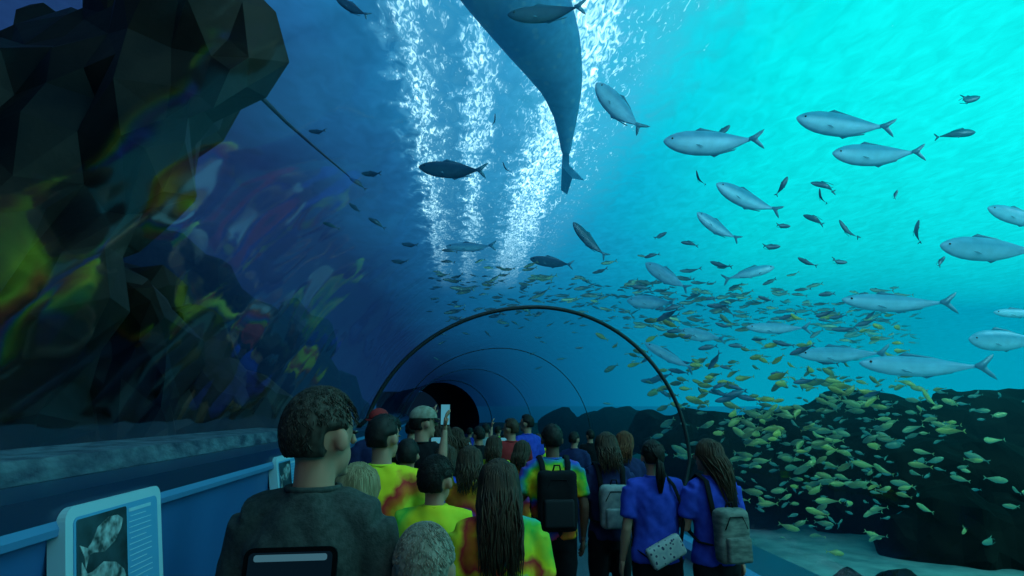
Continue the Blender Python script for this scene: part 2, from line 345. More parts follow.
P_y=person(441,423,5.3,'person in yellow tie-dye shirt just right of the pale cap',td[0],hm=h_brown,hair='mid',fem=True,hy=.8,arms=('front','front'))
P_ra=person(470,447,3.9,'person with brown hair raising one bare arm with phone in mid crowd',td[3],hm=h_brown,hair='mid',fem=True,arms=('raised','down'))
P_bp=person(552,425,4.4,'dark-haired person in multicolour tie-dye shirt wearing a black backpack',td[3],hm=h_dark,vox=.01,pm=black,arms=('strap','down'),skinm=skin2,wide=1.05)
P_w1=person(606,433,4.5,'person with shoulder-length brown hair in navy shirt wearing a pale backpack',navy,hm=h_brown,hair='mid',fem=True,pm=black,arms=('front','front'),vox=.01)
P_w2=person(624,432,5.4,'auburn-haired person in dark shirt partly hidden between two others',navy,hm=h_red,hair='mid',fem=True,pm=black,hy=-.5)
P_w3=person(652,441,3.9,'dark-haired person in royal blue t-shirt with patterned sling bag',blue_shirt,hm=h_dark,hair='pony',fem=True,wide=1.1,pm=black,arms=('down','front'),vox=.01)
P_w4=person(708,440,3.8,'long brown-haired person in royal blue t-shirt and black shorts, rightmost in crowd',blue_shirt,hm=h_brown,hair='long',fem=True,pants='shorts',pm=black,arms=('front','down'),yaw=.15,hy=.6,vox=.01,stride=.4)
far=[(379,410,5.6,'person in red cap near the left ledge',navy,'short',h_dark,(redc,'back'),'down'),
(394,418,6.6,'person with dark hair in blue shirt left of the pale cap',blue_shirt,'short',h_dark,None,'down'),
(456,428,6.3,'far person in orange and yellow tie-dye shirt left of the tunnel mouth',td[0],'mid',h_brown,None,'raised'),
(479,427,7.4,'far person in dark shirt under the dark tunnel mouth',black,'short',h_dark,None,'phone'),
(494,436,6.0,'shorter far person in green tie-dye shirt under the dark tunnel mouth',td[2],'mid',h_brown,None,'down'),
(511,419,6.6,'tall far person in red shirt at the middle of the tunnel',redc,'short',h_brown,None,'phone'),
(527,415,7.8,'far person in pale blue shirt right of the red shirt',blue_shirt,'short',h_dark,None,'down'),
(467,438,8.5,'farthest left person in multicolour tie-dye shirt',td[3],'short',h_brown,None,'down'),
(574,432,7.8,'far person in dark shirt behind the black backpack',navy,'short',h_dark,None,'down'),
(486,424,10.,'farthest person in pale shirt deep in the tunnel',white_c,'short',h_dark,None,'down'),
(408,440,4.0,'child in orange tie-dye shirt between yellow-shirted people at left',td[3],'short',h_dark,None,'front'),
(412,421,7.4,'person in dark shirt behind the pale cap at left',black,'short',h_dark,None,'down'),
(446,446,4.3,'short person in blue shirt behind the bright yellow-green shirt',blue_shirt,'mid',h_brown,None,'down'),
(430,432,7.6,'small far person in yellow tie-dye shirt near the left ledge',td[2],'short',h_dark,None,'down'),
(505,434,8.6,'small far person in navy shirt beside the red-shirted one',navy,'short',h_dark,None,'raised'),
(538,434,9.2,'small far person in yellow shirt right of the pale blue shirt',td[0],'short',h_brown,None,'down'),
(522,441,5.6,'short brown-haired person in red tie-dye shirt left of the black backpack',td[3],'mid',h_brown,None,'down'),
(590,430,9.4,'small far person in dark shirt near the right glass',black,'short',h_dark,None,'down'),
(450,430,11.,'tiny far person in orange shirt at the left of the tunnel mouth',td[0],'short',h_dark,None,'down'),
(470,428,12.5,'tiny far person in blue shirt at the centre of the tunnel mouth',blue_shirt,'short',h_dark,None,'down'),
(498,426,12.,'tiny far person in yellow-green shirt at right of the tunnel mouth',td[2],'short',h_dark,None,'down')]
for a in far:
    q=person(a[0],a[1],a[2],a[3],a[4],hair=a[5],hm=a[6],hat=a[7],arms=(a[8],'down' if a[8]=='raised' else a[8]),vox=.017,yaw=random.uniform(-.6,.6),hy=random.uniform(-.9,.9))
    if a[8]=='phone': phone_at(q,'small lit phone held by the '+('tall red-shirted person' if 'red' in a[3] else 'dark-shirted person under tunnel mouth'))
phone_at(P_cap,'lit phone raised by the person in pale cap')
phone_at(P_ra,'phone held high in one bare raised hand',0,land=False)
backpack(P_bp,black,'black backpack on the tie-dye-shirted person at centre right',pm=mat('dark_grey_cloth',(.012,.012,.015),rough=.8),w=.3,h=.44)
pat=mat('patterned_canvas',(.5,.5,.48),stops=[(0,(.03,.03,.06)),(.25,(.04,.04,.08)),(.32,(.3,.3,.29)),(1,(.2,.22,.24))],scale=34,kind='voronoi',rough=.8)
palebag=mat('pale_canvas',(.2,.22,.22),(.11,.13,.14),scale=20,rough=.8)
backpack(P_w1,palebag,'pale grey backpack on the person in navy shirt',w=.25,h=.34,z=1.18)
greybag=mat('grey_green_canvas',(.06,.07,.065),(.15,.16,.14),scale=14,rough=.85,stretch=(1,1,3))
backpack(P_w4,greybag,'grey patterned backpack on the rightmost person in blue',w=.24,h=.36,z=1.12)
s=P_w3['s']; rt=empty('sling_bag',P_w3['root'].location,0,'small pale patterned sling bag low on the back of blue-shirted person','bag')
b=bmesh.new(); box(b,(0,-.185*s,1.0*s),(.27*s,.08*s,.15*s),Euler((0,-.45,0)).to_matrix(),bev=.03*s); obj('bag_body',b,pat,rt)
b=bmesh.new(); tube(b,[V(p)*s for p in [(.12,-.17,1.06),(.175,-.13,1.25),(.10,-.14,1.44),(.08,.0,1.51),(.05,.13,1.4),(-.10,.15,1.15),(-.19,.0,1.0),(-.12,-.16,.95)]],[(.014*s,.006*s)]*8,seg=8); obj('strap',b,black,rt)
pc=at(290,572,1.0)
rt=empty('smartphone',pc,0,'dark landscape phone held up at the bottom edge before the grey shirt','phone')
rt.rotation_euler=(math.radians(-8),0,math.radians(2))
b=bmesh.new(); prism(b,rrect(.143,.072,.014),.009); obj('case',b,mat('phone_case',(.002,.002,.003),rough=.8,spec=.03),rt,smooth=False)
b=bmesh.new(); prism(b,rrect(.128,.058,.007),.001); b.transform(Matrix.Translation((0,-.0052,0))); obj('screen',b,scr_dim,rt,smooth=False)
b=bmesh.new(); prism(b,rrect(.112,.010,.004),.0006); b.transform(Matrix.Translation((0,-.0062,.021))); obj('screen_banner',b,emis('banner',(.08,.24,.32),.5),rt,smooth=False)
# ---------------------------------------------------------------- tunnel structure
def cx(Y): return 1.35-(.003*(Y-10)**2 if Y>10 else 0)
def profile(Y,sc=1.):
    c=cx(Y); P=[]
    for k in range(49):
        a=math.pi*(1.0-k/48.); x=math.cos(a); z=math.sin(a)
        X=c+(3.05 if x<0 else 2.69)*x*sc; P.append(V((X,Y,.92+2.68*z*sc)))
    P=[p for p in P if not(p.x<c and p.z<1.46)]
    P=[V((-1.7+(c-1.35),Y,1.46))]+P+[V((c+2.55,Y,.5)),V((c+2.2,Y,.16))]
    return P
def loft(bm,Ys,sc=1.):
    prev=None
    for Y in Ys:
        P=profile(Y,sc)
        while len(P)>44: P.pop(3)
        r=[bm.verts.new(p) for p in P]
        if prev:
            for i in range(min(len(r),len(prev))-1): bm.faces.new((prev[i],prev[i+1],r[i+1],r[i]))
        prev=r
def glass(name,tint,fa,fb,left,rough,fade=None,bmp=.1,bsc=1.1):
    gm=bpy.data.materials.new(name); t=nt(gm); L=t.links.new
    o=N(t,'ShaderNodeOutputMaterial'); tr=N(t,'ShaderNodeBsdfTransparent'); tr.inputs[0].default_value=(*tint,1); gl=N(t,'ShaderNodeBsdfGlossy'); gl.inputs['Roughness'].default_value=rough
    lw=N(t,'ShaderNodeLayerWeight'); lw.inputs[0].default_value=.2; mx=N(t,'ShaderNodeMixShader'); fr=mrange(t,lw.outputs['Fresnel'],.03,.6,fa,fb)
    g=N(t,'ShaderNodeNewGeometry'); sx=N(t,'ShaderNodeSeparateXYZ'); L(g.outputs['Position'],sx.inputs[0])
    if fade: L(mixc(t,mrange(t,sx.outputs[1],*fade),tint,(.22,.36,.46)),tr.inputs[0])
    fr=mth(t,'MULTIPLY',fr,mrange(t,sx.outputs[0],-1.3,1.2,1,left))
    nb=N(t,'ShaderNodeTexNoise'); nb.inputs['Scale'].default_value=bsc; nb.inputs['Detail'].default_value=1; bp=N(t,'ShaderNodeBump'); bp.inputs['Strength'].default_value=bmp; bp.inputs['Distance'].default_value=.12; L(g.outputs['Position'],nb.inputs['Vector']); L(nb.outputs[0],bp.inputs['Height']); L(bp.outputs[0],gl.inputs['Normal'])
    L(fr,mx.inputs[0]); L(tr.outputs[0],mx.inputs[1]); L(gl.outputs[0],mx.inputs[2]); L(mx.outputs[0],o.inputs[0]); return gm
gm=glass('clear_acrylic',(.95,.985,1),.02,.36,.2,.05,bmp=.16,bsc=1.9); gm2=glass('shade_tinted_acrylic',(.80,.90,.95),.05,.5,.9,.10,fade=(12,34),bmp=.2)  # far vault's tint darkens along its length, painting the tunnel's gloom
bm=bmesh.new(); loft(bm,[-12+i for i in range(23)]); tag(obj('ceiling',bm,gm),'clear curved acrylic tunnel vault over the visitors','tunnel vault',kind='structure')
bm=bmesh.new(); loft(bm,[10+i for i in range(31)]); tag(obj('ceiling_beyond',bm,gm2),'bluish acrylic tunnel vault beyond the nearest arch','tunnel vault',kind='structure')
dark=mat('dark_blocker_wall',(.006,.012,.02),(.01,.02,.03),scale=3,rough=.6)
lin=emis('dim_tunnel_end',(.002,.008,.018),1.0)  # faint blue gloom emitted by the end wall itself
bm=bmesh.new(); loft(bm,[40,43,46,50,54]); tag(obj('ceiling_far',bm,mat('tunnel_end_lining',(.02,.04,.06),rough=.6)),'dark opaque lining at the far end of the tunnel','tunnel end',kind='structure')
def simple_box(name,x0,x1,y0,y1,z0,z1,m,label,cat,bev=0):
    b=bmesh.new(); box(b,((x0+x1)/2,(y0+y1)/2,(z0+z1)/2),(x1-x0,y1-y0,z1-z0),bev=bev); return tag(obj(name,b,m,smooth=False),label,cat,kind='structure')
simple_box('wall_far',-7.6,-1.8,53.8,54,-1,3.4,lin,'dark end wall beyond the tunnel','wall')
simple_box('wall_back_blocker',-2.2,4.2,-12.2,-12,-1,3.7,dark,'added unseen dark wall behind the viewer, keeping the open end out of reflections','wall')  # added out of view so the glass doesn't reflect an open end
fm=mat('dark_carpet',(.03,.045,.06),(.05,.07,.09),scale=30,rough=.4,bump=.1)
def strip(bm,x0,z0,x1,z1,Ys):
    pr=None
    for Y in Ys:
        d=cx(Y)-1.35; r=(bm.verts.new((x0+d,Y,z0)),bm.verts.new((x1+d,Y,z1)))
        if pr: bm.faces.new((pr[0],pr[1],r[1],r[0]))
        pr=r
YS=[-12,-3,0,5,10,12,14,16,18,20,22,26,30,35,40,46,54]
bm=bmesh.new(); strip(bm,-1.42,0,2.75,0,YS); tag(obj('floor',bm,fm,smooth=False),'dark walkway floor through the tunnel','floor',kind='structure')
bluew=mat('blue_panel',(.012,.07,.20),(.016,.085,.23),scale=2,rough=.45); bluel=mat('blue_ledge',(.006,.022,.06),rough=.3); edge=mat('pale_blue_edge',(.04,.14,.28),rough=.4)
bm=bmesh.new(); strip(bm,-1.7,1.46,-1.4,1.46,YS); strip(bm,-1.4,1.46,-1.4,1.37,YS); tag(obj('trim_1',bm,bluel,smooth=False),'dark blue ledge along the base of the left glass','ledge',kind='structure')
bm=bmesh.new(); strip(bm,-1.4,1.37,-1.385,1.345,YS); strip(bm,-1.385,1.345,-1.385,1.32,YS); strip(bm,-1.385,1.32,-1.42,1.32,YS); tag(obj('trim_2',bm,edge,smooth=False),'thin pale blue rail under the left ledge','rail',kind='structure')
bm=bmesh.new(); strip(bm,-1.42,1.33,-1.42,0,YS); tag(obj('wall_left',bm,bluew,smooth=False),'blue panelled low wall on the left','wall',kind='structure')
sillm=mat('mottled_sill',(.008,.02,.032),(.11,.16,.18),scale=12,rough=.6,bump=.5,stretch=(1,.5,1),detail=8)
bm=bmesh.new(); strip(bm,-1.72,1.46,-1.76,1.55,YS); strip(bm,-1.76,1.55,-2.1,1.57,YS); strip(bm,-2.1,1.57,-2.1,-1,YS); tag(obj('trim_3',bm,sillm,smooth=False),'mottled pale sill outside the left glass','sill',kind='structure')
bm=bmesh.new(); strip(bm,2.75,0,2.75,.12,YS); strip(bm,2.75,.12,2.82,.17,YS); strip(bm,2.82,.17,2.95,.17,YS); tag(obj('trim_4',bm,edge,smooth=False),'pale blue kerb along right side of the walkway','kerb',kind='structure')
bm=bmesh.new(); strip(bm,2.95,.17,3.55,.16,YS); strip(bm,3.55,.16,3.6,-1,YS); tag(obj('trim_5',bm,bluel,smooth=False),'dark blue base ledge of the right glass','ledge',kind='structure')
ribm=mat('dark_steel',(.008,.012,.016),rough=.5); ribp=mat('highlit_joint',(.04,.10,.15),rough=.5)  # far ribs are paler: faint highlight on the arcs put into their colour
for Y,r,lb,m_ in((10,.036,'nearest dark arched joint of the acrylic tunnel',ribm),(17,.012,'second thin arched joint inside the tunnel',ribm),(26,.016,'third arched joint inside the tunnel',ribp),(36,.03,'farthest arched joint near the tunnel mouth',ribp)):
    bm=bmesh.new(); tube(bm,profile(Y,.985),r,seg=8,up=(0,1,0)); tag(obj('arch_rib',bm,m_),lb,'arch rib')
white_f=mat('white_frame',(.28,.42,.5),rough=.4)
def info(Y0,Y1,label,zc=1.17):
    rt=empty('information_panel',(-1.40,(Y0+Y1)/2,zc),0,label,'sign'); w=Y1-Y0
    T=Matrix.Translation((.03,0,0))@Euler((0,math.radians(-9),0)).to_matrix().to_4x4()
    def poly(nm,x,P,th,m,yo=0,zo=0):
        b=bmesh.new(); prism(b,P,th,ax=0); b.transform(T@Matrix.Translation((x,yo,zo))); return obj(nm,b,m,rt,smooth=False)
    def fx_(nm,x,w_,h_,r,th,m,yo=0,zo=0): return poly(nm,x,rrect(w_,h_,r),th,m,yo,zo)
    fx_('frame',0,w,.46,.045,.06,white_f)
    fx_('panel',.0305,w-.08,.38,.025,.006,mat('sign_panel',(.06,.24,.42),rough=.4))
    fx_('photo_area',.034,w*.48,.36,.01,.004,mat('photo_dark',(.004,.008,.012),(.02,.045,.06),scale=9,rough=.5),yo=-w*.18)
    pm_=mat('picture_grey',(.02,.03,.035),(.32,.37,.39),scale=22,rough=.5,detail=2)
    fish=[(.15,.0),(.12,.035),(.06,.06),(-.02,.06),(-.08,.025),(-.11,.018),(-.15,.055),(-.14,0),(-.15,-.05),(-.11,-.012),(-.08,-.02),(-.02,-.055),(.06,-.055),(.12,-.03)]
    def rot(P,a,k): return [((x*math.cos(a)-z*math.sin(a))*k,(x*math.sin(a)+z*math.cos(a))*k) for x,z in P]
    for a,k,yo,zo in((.35,.9,-w*.18,.09),(-.25,1.0,-w*.18,-.06)):
        poly('picture_shape',.037,rot(fish,a,k),.002,pm_,yo,zo)
    tx=mat('sign_text',(.26,.42,.52),rough=.5)
    fx_('heading_line',.034,w*.26,.014,.002,.003,tx,yo=w*.22,zo=.16)
    for k in range(13): fx_('text_line',.034,w*(.26 if k%4 else .18),.003,.001,.003,tx,yo=w*.22+(0 if k%4 else -.015),zo=.135-k*.022)
info(2.25,2.9,'white-framed information panel with animal pictures and text, nearest on left wall',1.18)
info(4.6,5.2,'second white-framed information panel farther along the blue wall')
# ---------------------------------------------------------------- tank: water surface, seabed
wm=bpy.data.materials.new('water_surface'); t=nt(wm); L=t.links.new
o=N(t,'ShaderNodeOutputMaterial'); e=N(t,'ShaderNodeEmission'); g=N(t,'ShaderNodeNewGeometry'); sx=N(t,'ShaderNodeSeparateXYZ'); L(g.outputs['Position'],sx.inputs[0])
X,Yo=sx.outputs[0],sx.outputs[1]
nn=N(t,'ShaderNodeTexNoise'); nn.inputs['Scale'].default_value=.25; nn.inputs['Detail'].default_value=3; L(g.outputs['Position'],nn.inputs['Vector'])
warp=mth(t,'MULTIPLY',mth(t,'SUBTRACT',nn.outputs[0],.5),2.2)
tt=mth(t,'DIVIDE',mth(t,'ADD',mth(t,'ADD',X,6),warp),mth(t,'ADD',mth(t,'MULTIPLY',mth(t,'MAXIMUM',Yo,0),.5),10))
r1=ramp(t,[(0,(.012,.045,.15)),(.2,(.016,.15,.37)),(.42,(.014,.31,.62)),(.62,(.004,.52,.76)),(.85,(.002,.92,.92)),(1,(.004,.95,.92))]); L(tt,r1.inputs[0])  # surface emits this gradient itself, painting the brighter light on the right
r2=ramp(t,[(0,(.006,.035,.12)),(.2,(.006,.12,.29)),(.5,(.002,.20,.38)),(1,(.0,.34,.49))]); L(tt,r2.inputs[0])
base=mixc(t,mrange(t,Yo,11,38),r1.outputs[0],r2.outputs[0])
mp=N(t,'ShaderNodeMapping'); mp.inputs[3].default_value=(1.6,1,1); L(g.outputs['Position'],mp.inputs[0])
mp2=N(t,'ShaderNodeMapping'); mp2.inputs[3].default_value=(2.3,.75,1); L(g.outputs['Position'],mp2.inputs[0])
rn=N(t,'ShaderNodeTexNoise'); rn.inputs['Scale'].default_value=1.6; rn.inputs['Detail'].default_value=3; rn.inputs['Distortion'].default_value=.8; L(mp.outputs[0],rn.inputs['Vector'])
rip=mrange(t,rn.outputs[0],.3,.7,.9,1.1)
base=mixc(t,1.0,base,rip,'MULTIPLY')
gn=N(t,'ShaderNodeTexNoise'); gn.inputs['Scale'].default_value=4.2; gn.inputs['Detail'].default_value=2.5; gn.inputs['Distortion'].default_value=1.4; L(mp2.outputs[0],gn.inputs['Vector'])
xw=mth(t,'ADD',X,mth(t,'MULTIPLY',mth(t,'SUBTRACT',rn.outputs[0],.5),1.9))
colr=ramp(t,[(0,(0,0,0)),(.08,(.05,)*3),(.15,(1,1,1)),(.22,(.5,)*3),(.27,(.25,)*3),(.32,(.95,)*3),(.36,(.8,)*3),(.42,(.3,)*3),(.48,(.45,)*3),(.55,(1,1,1)),(.66,(1,1,1)),(.72,(.5,)*3),(.80,(.45,)*3),(.9,(.12,)*3),(1,(0,0,0))]); L(mrange(t,xw,-2.3,5.4),colr.inputs[0])  # sun glitter painted as bright streaks along the surface
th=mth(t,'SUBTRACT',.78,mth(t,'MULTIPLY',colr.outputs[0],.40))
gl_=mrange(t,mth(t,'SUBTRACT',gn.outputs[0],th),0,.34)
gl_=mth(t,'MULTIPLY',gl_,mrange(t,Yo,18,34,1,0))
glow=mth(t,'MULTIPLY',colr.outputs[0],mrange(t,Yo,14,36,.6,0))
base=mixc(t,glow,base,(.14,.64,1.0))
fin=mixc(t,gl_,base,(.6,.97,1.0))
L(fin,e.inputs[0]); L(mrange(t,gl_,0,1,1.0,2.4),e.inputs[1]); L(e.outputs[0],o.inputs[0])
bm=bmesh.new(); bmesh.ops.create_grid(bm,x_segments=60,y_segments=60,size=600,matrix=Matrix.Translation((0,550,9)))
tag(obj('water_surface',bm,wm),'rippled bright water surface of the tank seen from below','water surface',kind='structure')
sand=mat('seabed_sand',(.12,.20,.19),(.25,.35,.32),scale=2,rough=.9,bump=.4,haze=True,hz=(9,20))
bm=bmesh.new(); bmesh.ops.create_grid(bm,x_segments=160,y_segments=160,size=70,matrix=Matrix.Translation((0,60,-1)))
for v in bm.verts: v.co.z+=.12*noise.noise(v.co*.5)
tag(obj('seabed',bm,sand),'pale sandy floor of the tank','seabed',kind='structure')
w=bpy.data.worlds.new('w'); scene.world=w; w.use_nodes=True; t=w.node_tree; t.nodes.clear(); L=t.links.new
o=N(t,'ShaderNodeOutputWorld'); bg=N(t,'ShaderNodeBackground'); tc=N(t,'ShaderNodeTexCoord'); sx=N(t,'ShaderNodeSeparateXYZ'); L(tc.outputs['Generated'],sx.inputs[0])
r=ramp(t,[(0,(.006,.035,.12)),(.35,(.006,.10,.25)),(.55,(.002,.17,.33)),(1,(0,.34,.49))]); L(mrange(t,sx.outputs[0],-.5,.8),r.inputs[0])
L(mixc(t,1.0,r.outputs[0],mrange(t,sx.outputs[2],-.13,.03,.1,1),'MULTIPLY'),bg.inputs[0]); L(bg.outputs[0],o.inputs[0])
# ---------------------------------------------------------------- rocks
rock_d=mat('dark_rock',(.002,.0018,.002),(.030,.016,.009),scale=.9,rough=.6,bump=.3,bscale=3.5,detail=7,spec=.2)
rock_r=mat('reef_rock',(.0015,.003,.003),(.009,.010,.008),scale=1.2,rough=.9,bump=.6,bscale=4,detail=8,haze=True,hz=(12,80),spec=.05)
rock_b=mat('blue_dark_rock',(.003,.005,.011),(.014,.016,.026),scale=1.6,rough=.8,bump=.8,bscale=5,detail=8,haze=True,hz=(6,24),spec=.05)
def hull(bm,c,r,n=16):
    b=bmesh.new(); pts=[]
    for i in range(n):
        z=1-2*(i+.5)/n; a=i*2.4+random.uniform(-.4,.4); q=math.sqrt(1-z*z); f=random.uniform(.85,1.25)
        pts.append(b.verts.new((q*math.cos(a)*r[0]*f,q*math.sin(a)*r[1]*f,z*r[2]*f)))
    g_=bmesh.ops.convex_hull(b,input=pts)
    b.transform(Matrix.Translation(c)@Euler((random.uniform(-.4,.4),random.uniform(-.4,.4),random.random()*6)).to_matrix().to_4x4())
    t_=bpy.data.meshes.new('t'); b.to_mesh(t_); b.free(); bm.from_mesh(t_); bpy.data.meshes.remove(t_)
def rocks(name,blobs,m,label,cat='rock',vox=.09,amp=.25,fs=1.2,facets=700):
    b=bmesh.new()
    for px,py,Y,rp in blobs:
        r=rp/F_PX*Y; c=at(px,py,Y)
        hull(b,c,(r*random.uniform(.9,1.15),r*random.uniform(.8,1.1),r*random.uniform(.85,1.1)))
    def d(c): return noise.noise(c*fs)*amp*.6+noise.noise(c*fs*2.6)*amp*.3
    return tag(link(name,remesh(b,vox,1,d,facets=facets),m),label,cat)
def slab(name,P,Yf,Ym,Yb,m,label,vox=.05,amp=.3,fs=1.1,shrink=.82,tilt=0,facets=700):
    cxp=sum(p[0] for p in P)/len(P); cyp=sum(p[1] for p in P)/len(P); b=bmesh.new(); R=[]
    for Yk,k in((Yf,shrink),(Yf+.15,(1+shrink)/2+.04),(Ym,1),(Yb,.9)):
        R.append([b.verts.new(at(cxp+(x-cxp)*k,cyp+(y-cyp)*k,Yk+tilt*(y-cyp)/200)) for x,y in P])
    for A,B in zip(R,R[1:]):
        for i in range(len(P)): j=(i+1)%len(P); b.faces.new((A[i],A[j],B[j],B[i]))
    f1=b.faces.new(R[0]); f2=b.faces.new(R[-1][::-1]); bmesh.ops.triangulate(b,faces=[f1,f2])
    def d(c):
        k=V((c.x,c.y,c.z*.7))
        return noise.noise(k*fs)*amp+noise.noise(k*fs*2.3+V((4,4,4)))*amp*.5+(abs(noise.noise(k*fs*1.3+V((9,1,3))))-.25)*amp*.8
    return tag(link(name,remesh(b,vox,3,d,facets=facets),m),label,'rock')
slab('rock_overhang',[(238,-25),(258,20),(262,50),(250,78),(228,98),(206,108),(186,142),(168,186),(140,212),(118,245),(98,272),(90,300),(72,330),(66,380),(52,430),(30,460),(-90,470),(-90,30),(0,42),(50,22),(95,12),(120,-25)],4.4,5.0,6.6,rock_d,'huge dark overhanging rock filling the upper left of the tank',vox=.045,amp=.42,fs=.95,tilt=-.25,facets=900)
slab('rock',[(95,285),(125,266),(158,282),(172,320),(178,360),(172,400),(176,440),(170,470),(60,475),(62,400),(78,340)],5.3,5.7,6.6,rock_d,'brown craggy rock just right of the overhang base',vox=.045,amp=.3,fs=1.3,tilt=-.3,facets=400)
rocks('rock',[(190,345,6.5,42),(205,395,6.4,48),(250,415,6.6,40),(180,430,6.2,38)],rock_d,'low dark rock above the left sill',vox=.06,amp=.2,facets=500)
rocks('rock',[(200,300,9,44),(250,345,9.5,46),(160,260,9,40),(290,380,10,40),(300,340,11,36),(335,400,12,28),(355,418,13,22)],rock_b,'bluish reef slope behind the left rocks',vox=.12,amp=.35,fs=.9,facets=900)
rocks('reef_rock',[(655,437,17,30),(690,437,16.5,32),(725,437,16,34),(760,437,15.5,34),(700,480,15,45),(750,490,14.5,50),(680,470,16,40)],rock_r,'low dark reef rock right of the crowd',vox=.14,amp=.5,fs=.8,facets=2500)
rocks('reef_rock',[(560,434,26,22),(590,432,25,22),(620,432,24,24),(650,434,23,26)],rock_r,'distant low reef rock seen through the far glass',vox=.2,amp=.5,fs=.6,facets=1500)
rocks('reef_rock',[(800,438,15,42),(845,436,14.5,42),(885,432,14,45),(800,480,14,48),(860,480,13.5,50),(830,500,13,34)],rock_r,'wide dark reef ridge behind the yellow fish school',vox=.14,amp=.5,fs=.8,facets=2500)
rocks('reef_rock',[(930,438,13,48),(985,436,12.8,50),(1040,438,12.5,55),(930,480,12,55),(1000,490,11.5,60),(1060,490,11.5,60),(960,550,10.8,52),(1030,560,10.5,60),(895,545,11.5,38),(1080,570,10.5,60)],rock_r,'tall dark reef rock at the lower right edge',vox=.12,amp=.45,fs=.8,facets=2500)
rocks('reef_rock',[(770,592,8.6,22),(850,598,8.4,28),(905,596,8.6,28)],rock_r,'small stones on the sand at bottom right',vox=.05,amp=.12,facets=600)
# ---------------------------------------------------------------- fish
def fishmat(name,top,bot,rough=.4,metal=.1,hz=(7,34),spots=False,stripe=None,glow=.05,vary=False):
    m=bpy.data.materials.new(name); t=nt(m); L=t.links.new; out=N(t,'ShaderNodeOutputMaterial'); p=N(t,'ShaderNodeBsdfPrincipled'); p.inputs['Roughness'].default_value=rough; p.inputs['Metallic'].default_value=metal
    tc=N(t,'ShaderNodeTexCoord'); sx=N(t,'ShaderNodeSeparateXYZ'); L(tc.outputs['Generated'],sx.inputs[0])
    c=mixc(t,mrange(t,sx.outputs[2],.35,.7),bot,top)
    if spots:
        vo=N(t,'ShaderNodeTexVoronoi'); vo.inputs['Scale'].default_value=4.5; L(tc.outputs['Object'],vo.inputs['Vector'])
        c=mixc(t,mrange(t,vo.outputs['Distance'],.16,.26,.6,0),c,(.30,.55,.65))
    if stripe:
        wv=N(t,'ShaderNodeTexWave'); wv.bands_direction='Z'; wv.inputs['Scale'].default_value=stripe; L(tc.outputs['Object'],wv.inputs['Vector']); c=mixc(t,mrange(t,wv.outputs[1],.3,.7,0,.45),c,(.02,.06,.06))
    nz=N(t,'ShaderNodeTexNoise'); nz.inputs['Scale'].default_value=9; L(tc.outputs['Object'],nz.inputs['Vector']); c=mixc(t,1.0,c,mrange(t,nz.outputs[0],.3,.7,.85,1.1),'MULTIPLY')
    if vary:
        oi=N(t,'ShaderNodeObjectInfo'); rr=ramp(t,[(0,(.3,.4,.5)),(.35,(.65,.7,.6)),(.7,(1.,.95,.65)),(1,(1.5,1.3,.7))]); L(oi.outputs['Random'],rr.inputs[0]); c=mixc(t,1.0,c,rr.outputs[0],'MULTIPLY')
    L(c,p.inputs['Base Color'])
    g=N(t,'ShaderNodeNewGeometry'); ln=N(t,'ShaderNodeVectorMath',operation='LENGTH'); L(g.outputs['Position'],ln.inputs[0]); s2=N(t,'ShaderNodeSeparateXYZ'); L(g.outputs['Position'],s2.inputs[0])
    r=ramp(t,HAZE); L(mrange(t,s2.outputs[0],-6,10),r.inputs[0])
    e=N(t,'ShaderNodeEmission'); L(r.outputs[0],e.inputs[0]); mx=N(t,'ShaderNodeMixShader'); L(mrange(t,ln.outputs['Value'],hz[0],hz[1],glow,.85),mx.inputs[0]); L(p.outputs[0],mx.inputs[1]); L(e.outputs[0],mx.inputs[2]); L(mx.outputs[0],out.inputs[0]); return m  # glow: least share of haze emission, lightens even near fish and the shark
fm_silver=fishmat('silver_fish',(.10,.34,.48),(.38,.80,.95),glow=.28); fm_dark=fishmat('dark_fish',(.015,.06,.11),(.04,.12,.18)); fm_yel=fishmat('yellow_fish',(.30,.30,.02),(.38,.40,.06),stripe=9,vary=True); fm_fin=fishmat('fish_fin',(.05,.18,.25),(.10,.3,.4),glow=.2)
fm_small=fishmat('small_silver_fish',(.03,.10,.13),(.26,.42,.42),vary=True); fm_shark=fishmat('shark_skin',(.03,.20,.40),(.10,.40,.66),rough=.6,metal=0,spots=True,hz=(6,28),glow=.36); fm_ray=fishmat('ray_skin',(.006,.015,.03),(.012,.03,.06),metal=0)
def fish_body(bm,h,wf=.45,bend=0,seg=14):
    st=[(.5,.10),(.475,.30),(.43,.52),(.36,.75),(.26,.93),(.14,1.),(.0,.98),(-.12,.86),(-.22,.64),(-.31,.38),(-.37,.2),(-.41,.15)]
    def B(x): return bend*max(0,.1-x)**2*2
    tube(bm,[(x,B(x),-.008*(q)) for x,q in st],[(q*h*wf*(1 if x>-.2 else .7),q*h) for x,q in st],seg=seg,up=(0,1,0),cap=.6)
    return B
def fins(h,B):
    tail=[(-.39,.02),(-.44,.06),(-.50,.13),(-.55,.17),(-.535,.11),(-.485,.02),(-.48,0),(-.485,-.02),(-.535,-.11),(-.55,-.17),(-.50,-.13),(-.44,-.06),(-.39,-.02)]
    tail=[(x,z*.68) for x,z in tail]
    dors=[(.16,h*.94),(.10,h+.03),(.04,h+.015),(-.1,h*.86+.012),(-.28,h*.42+.015),(-.3,h*.35),(-.12,h*.80),(.02,h*.93)]
    anal=[(.0,-h*.93),(-.06,-h-.02),(-.12,-h*.8-.012),(-.28,-h*.42-.012),(-.3,-h*.35),(-.12,-h*.8)]
    return tail,dors,anal
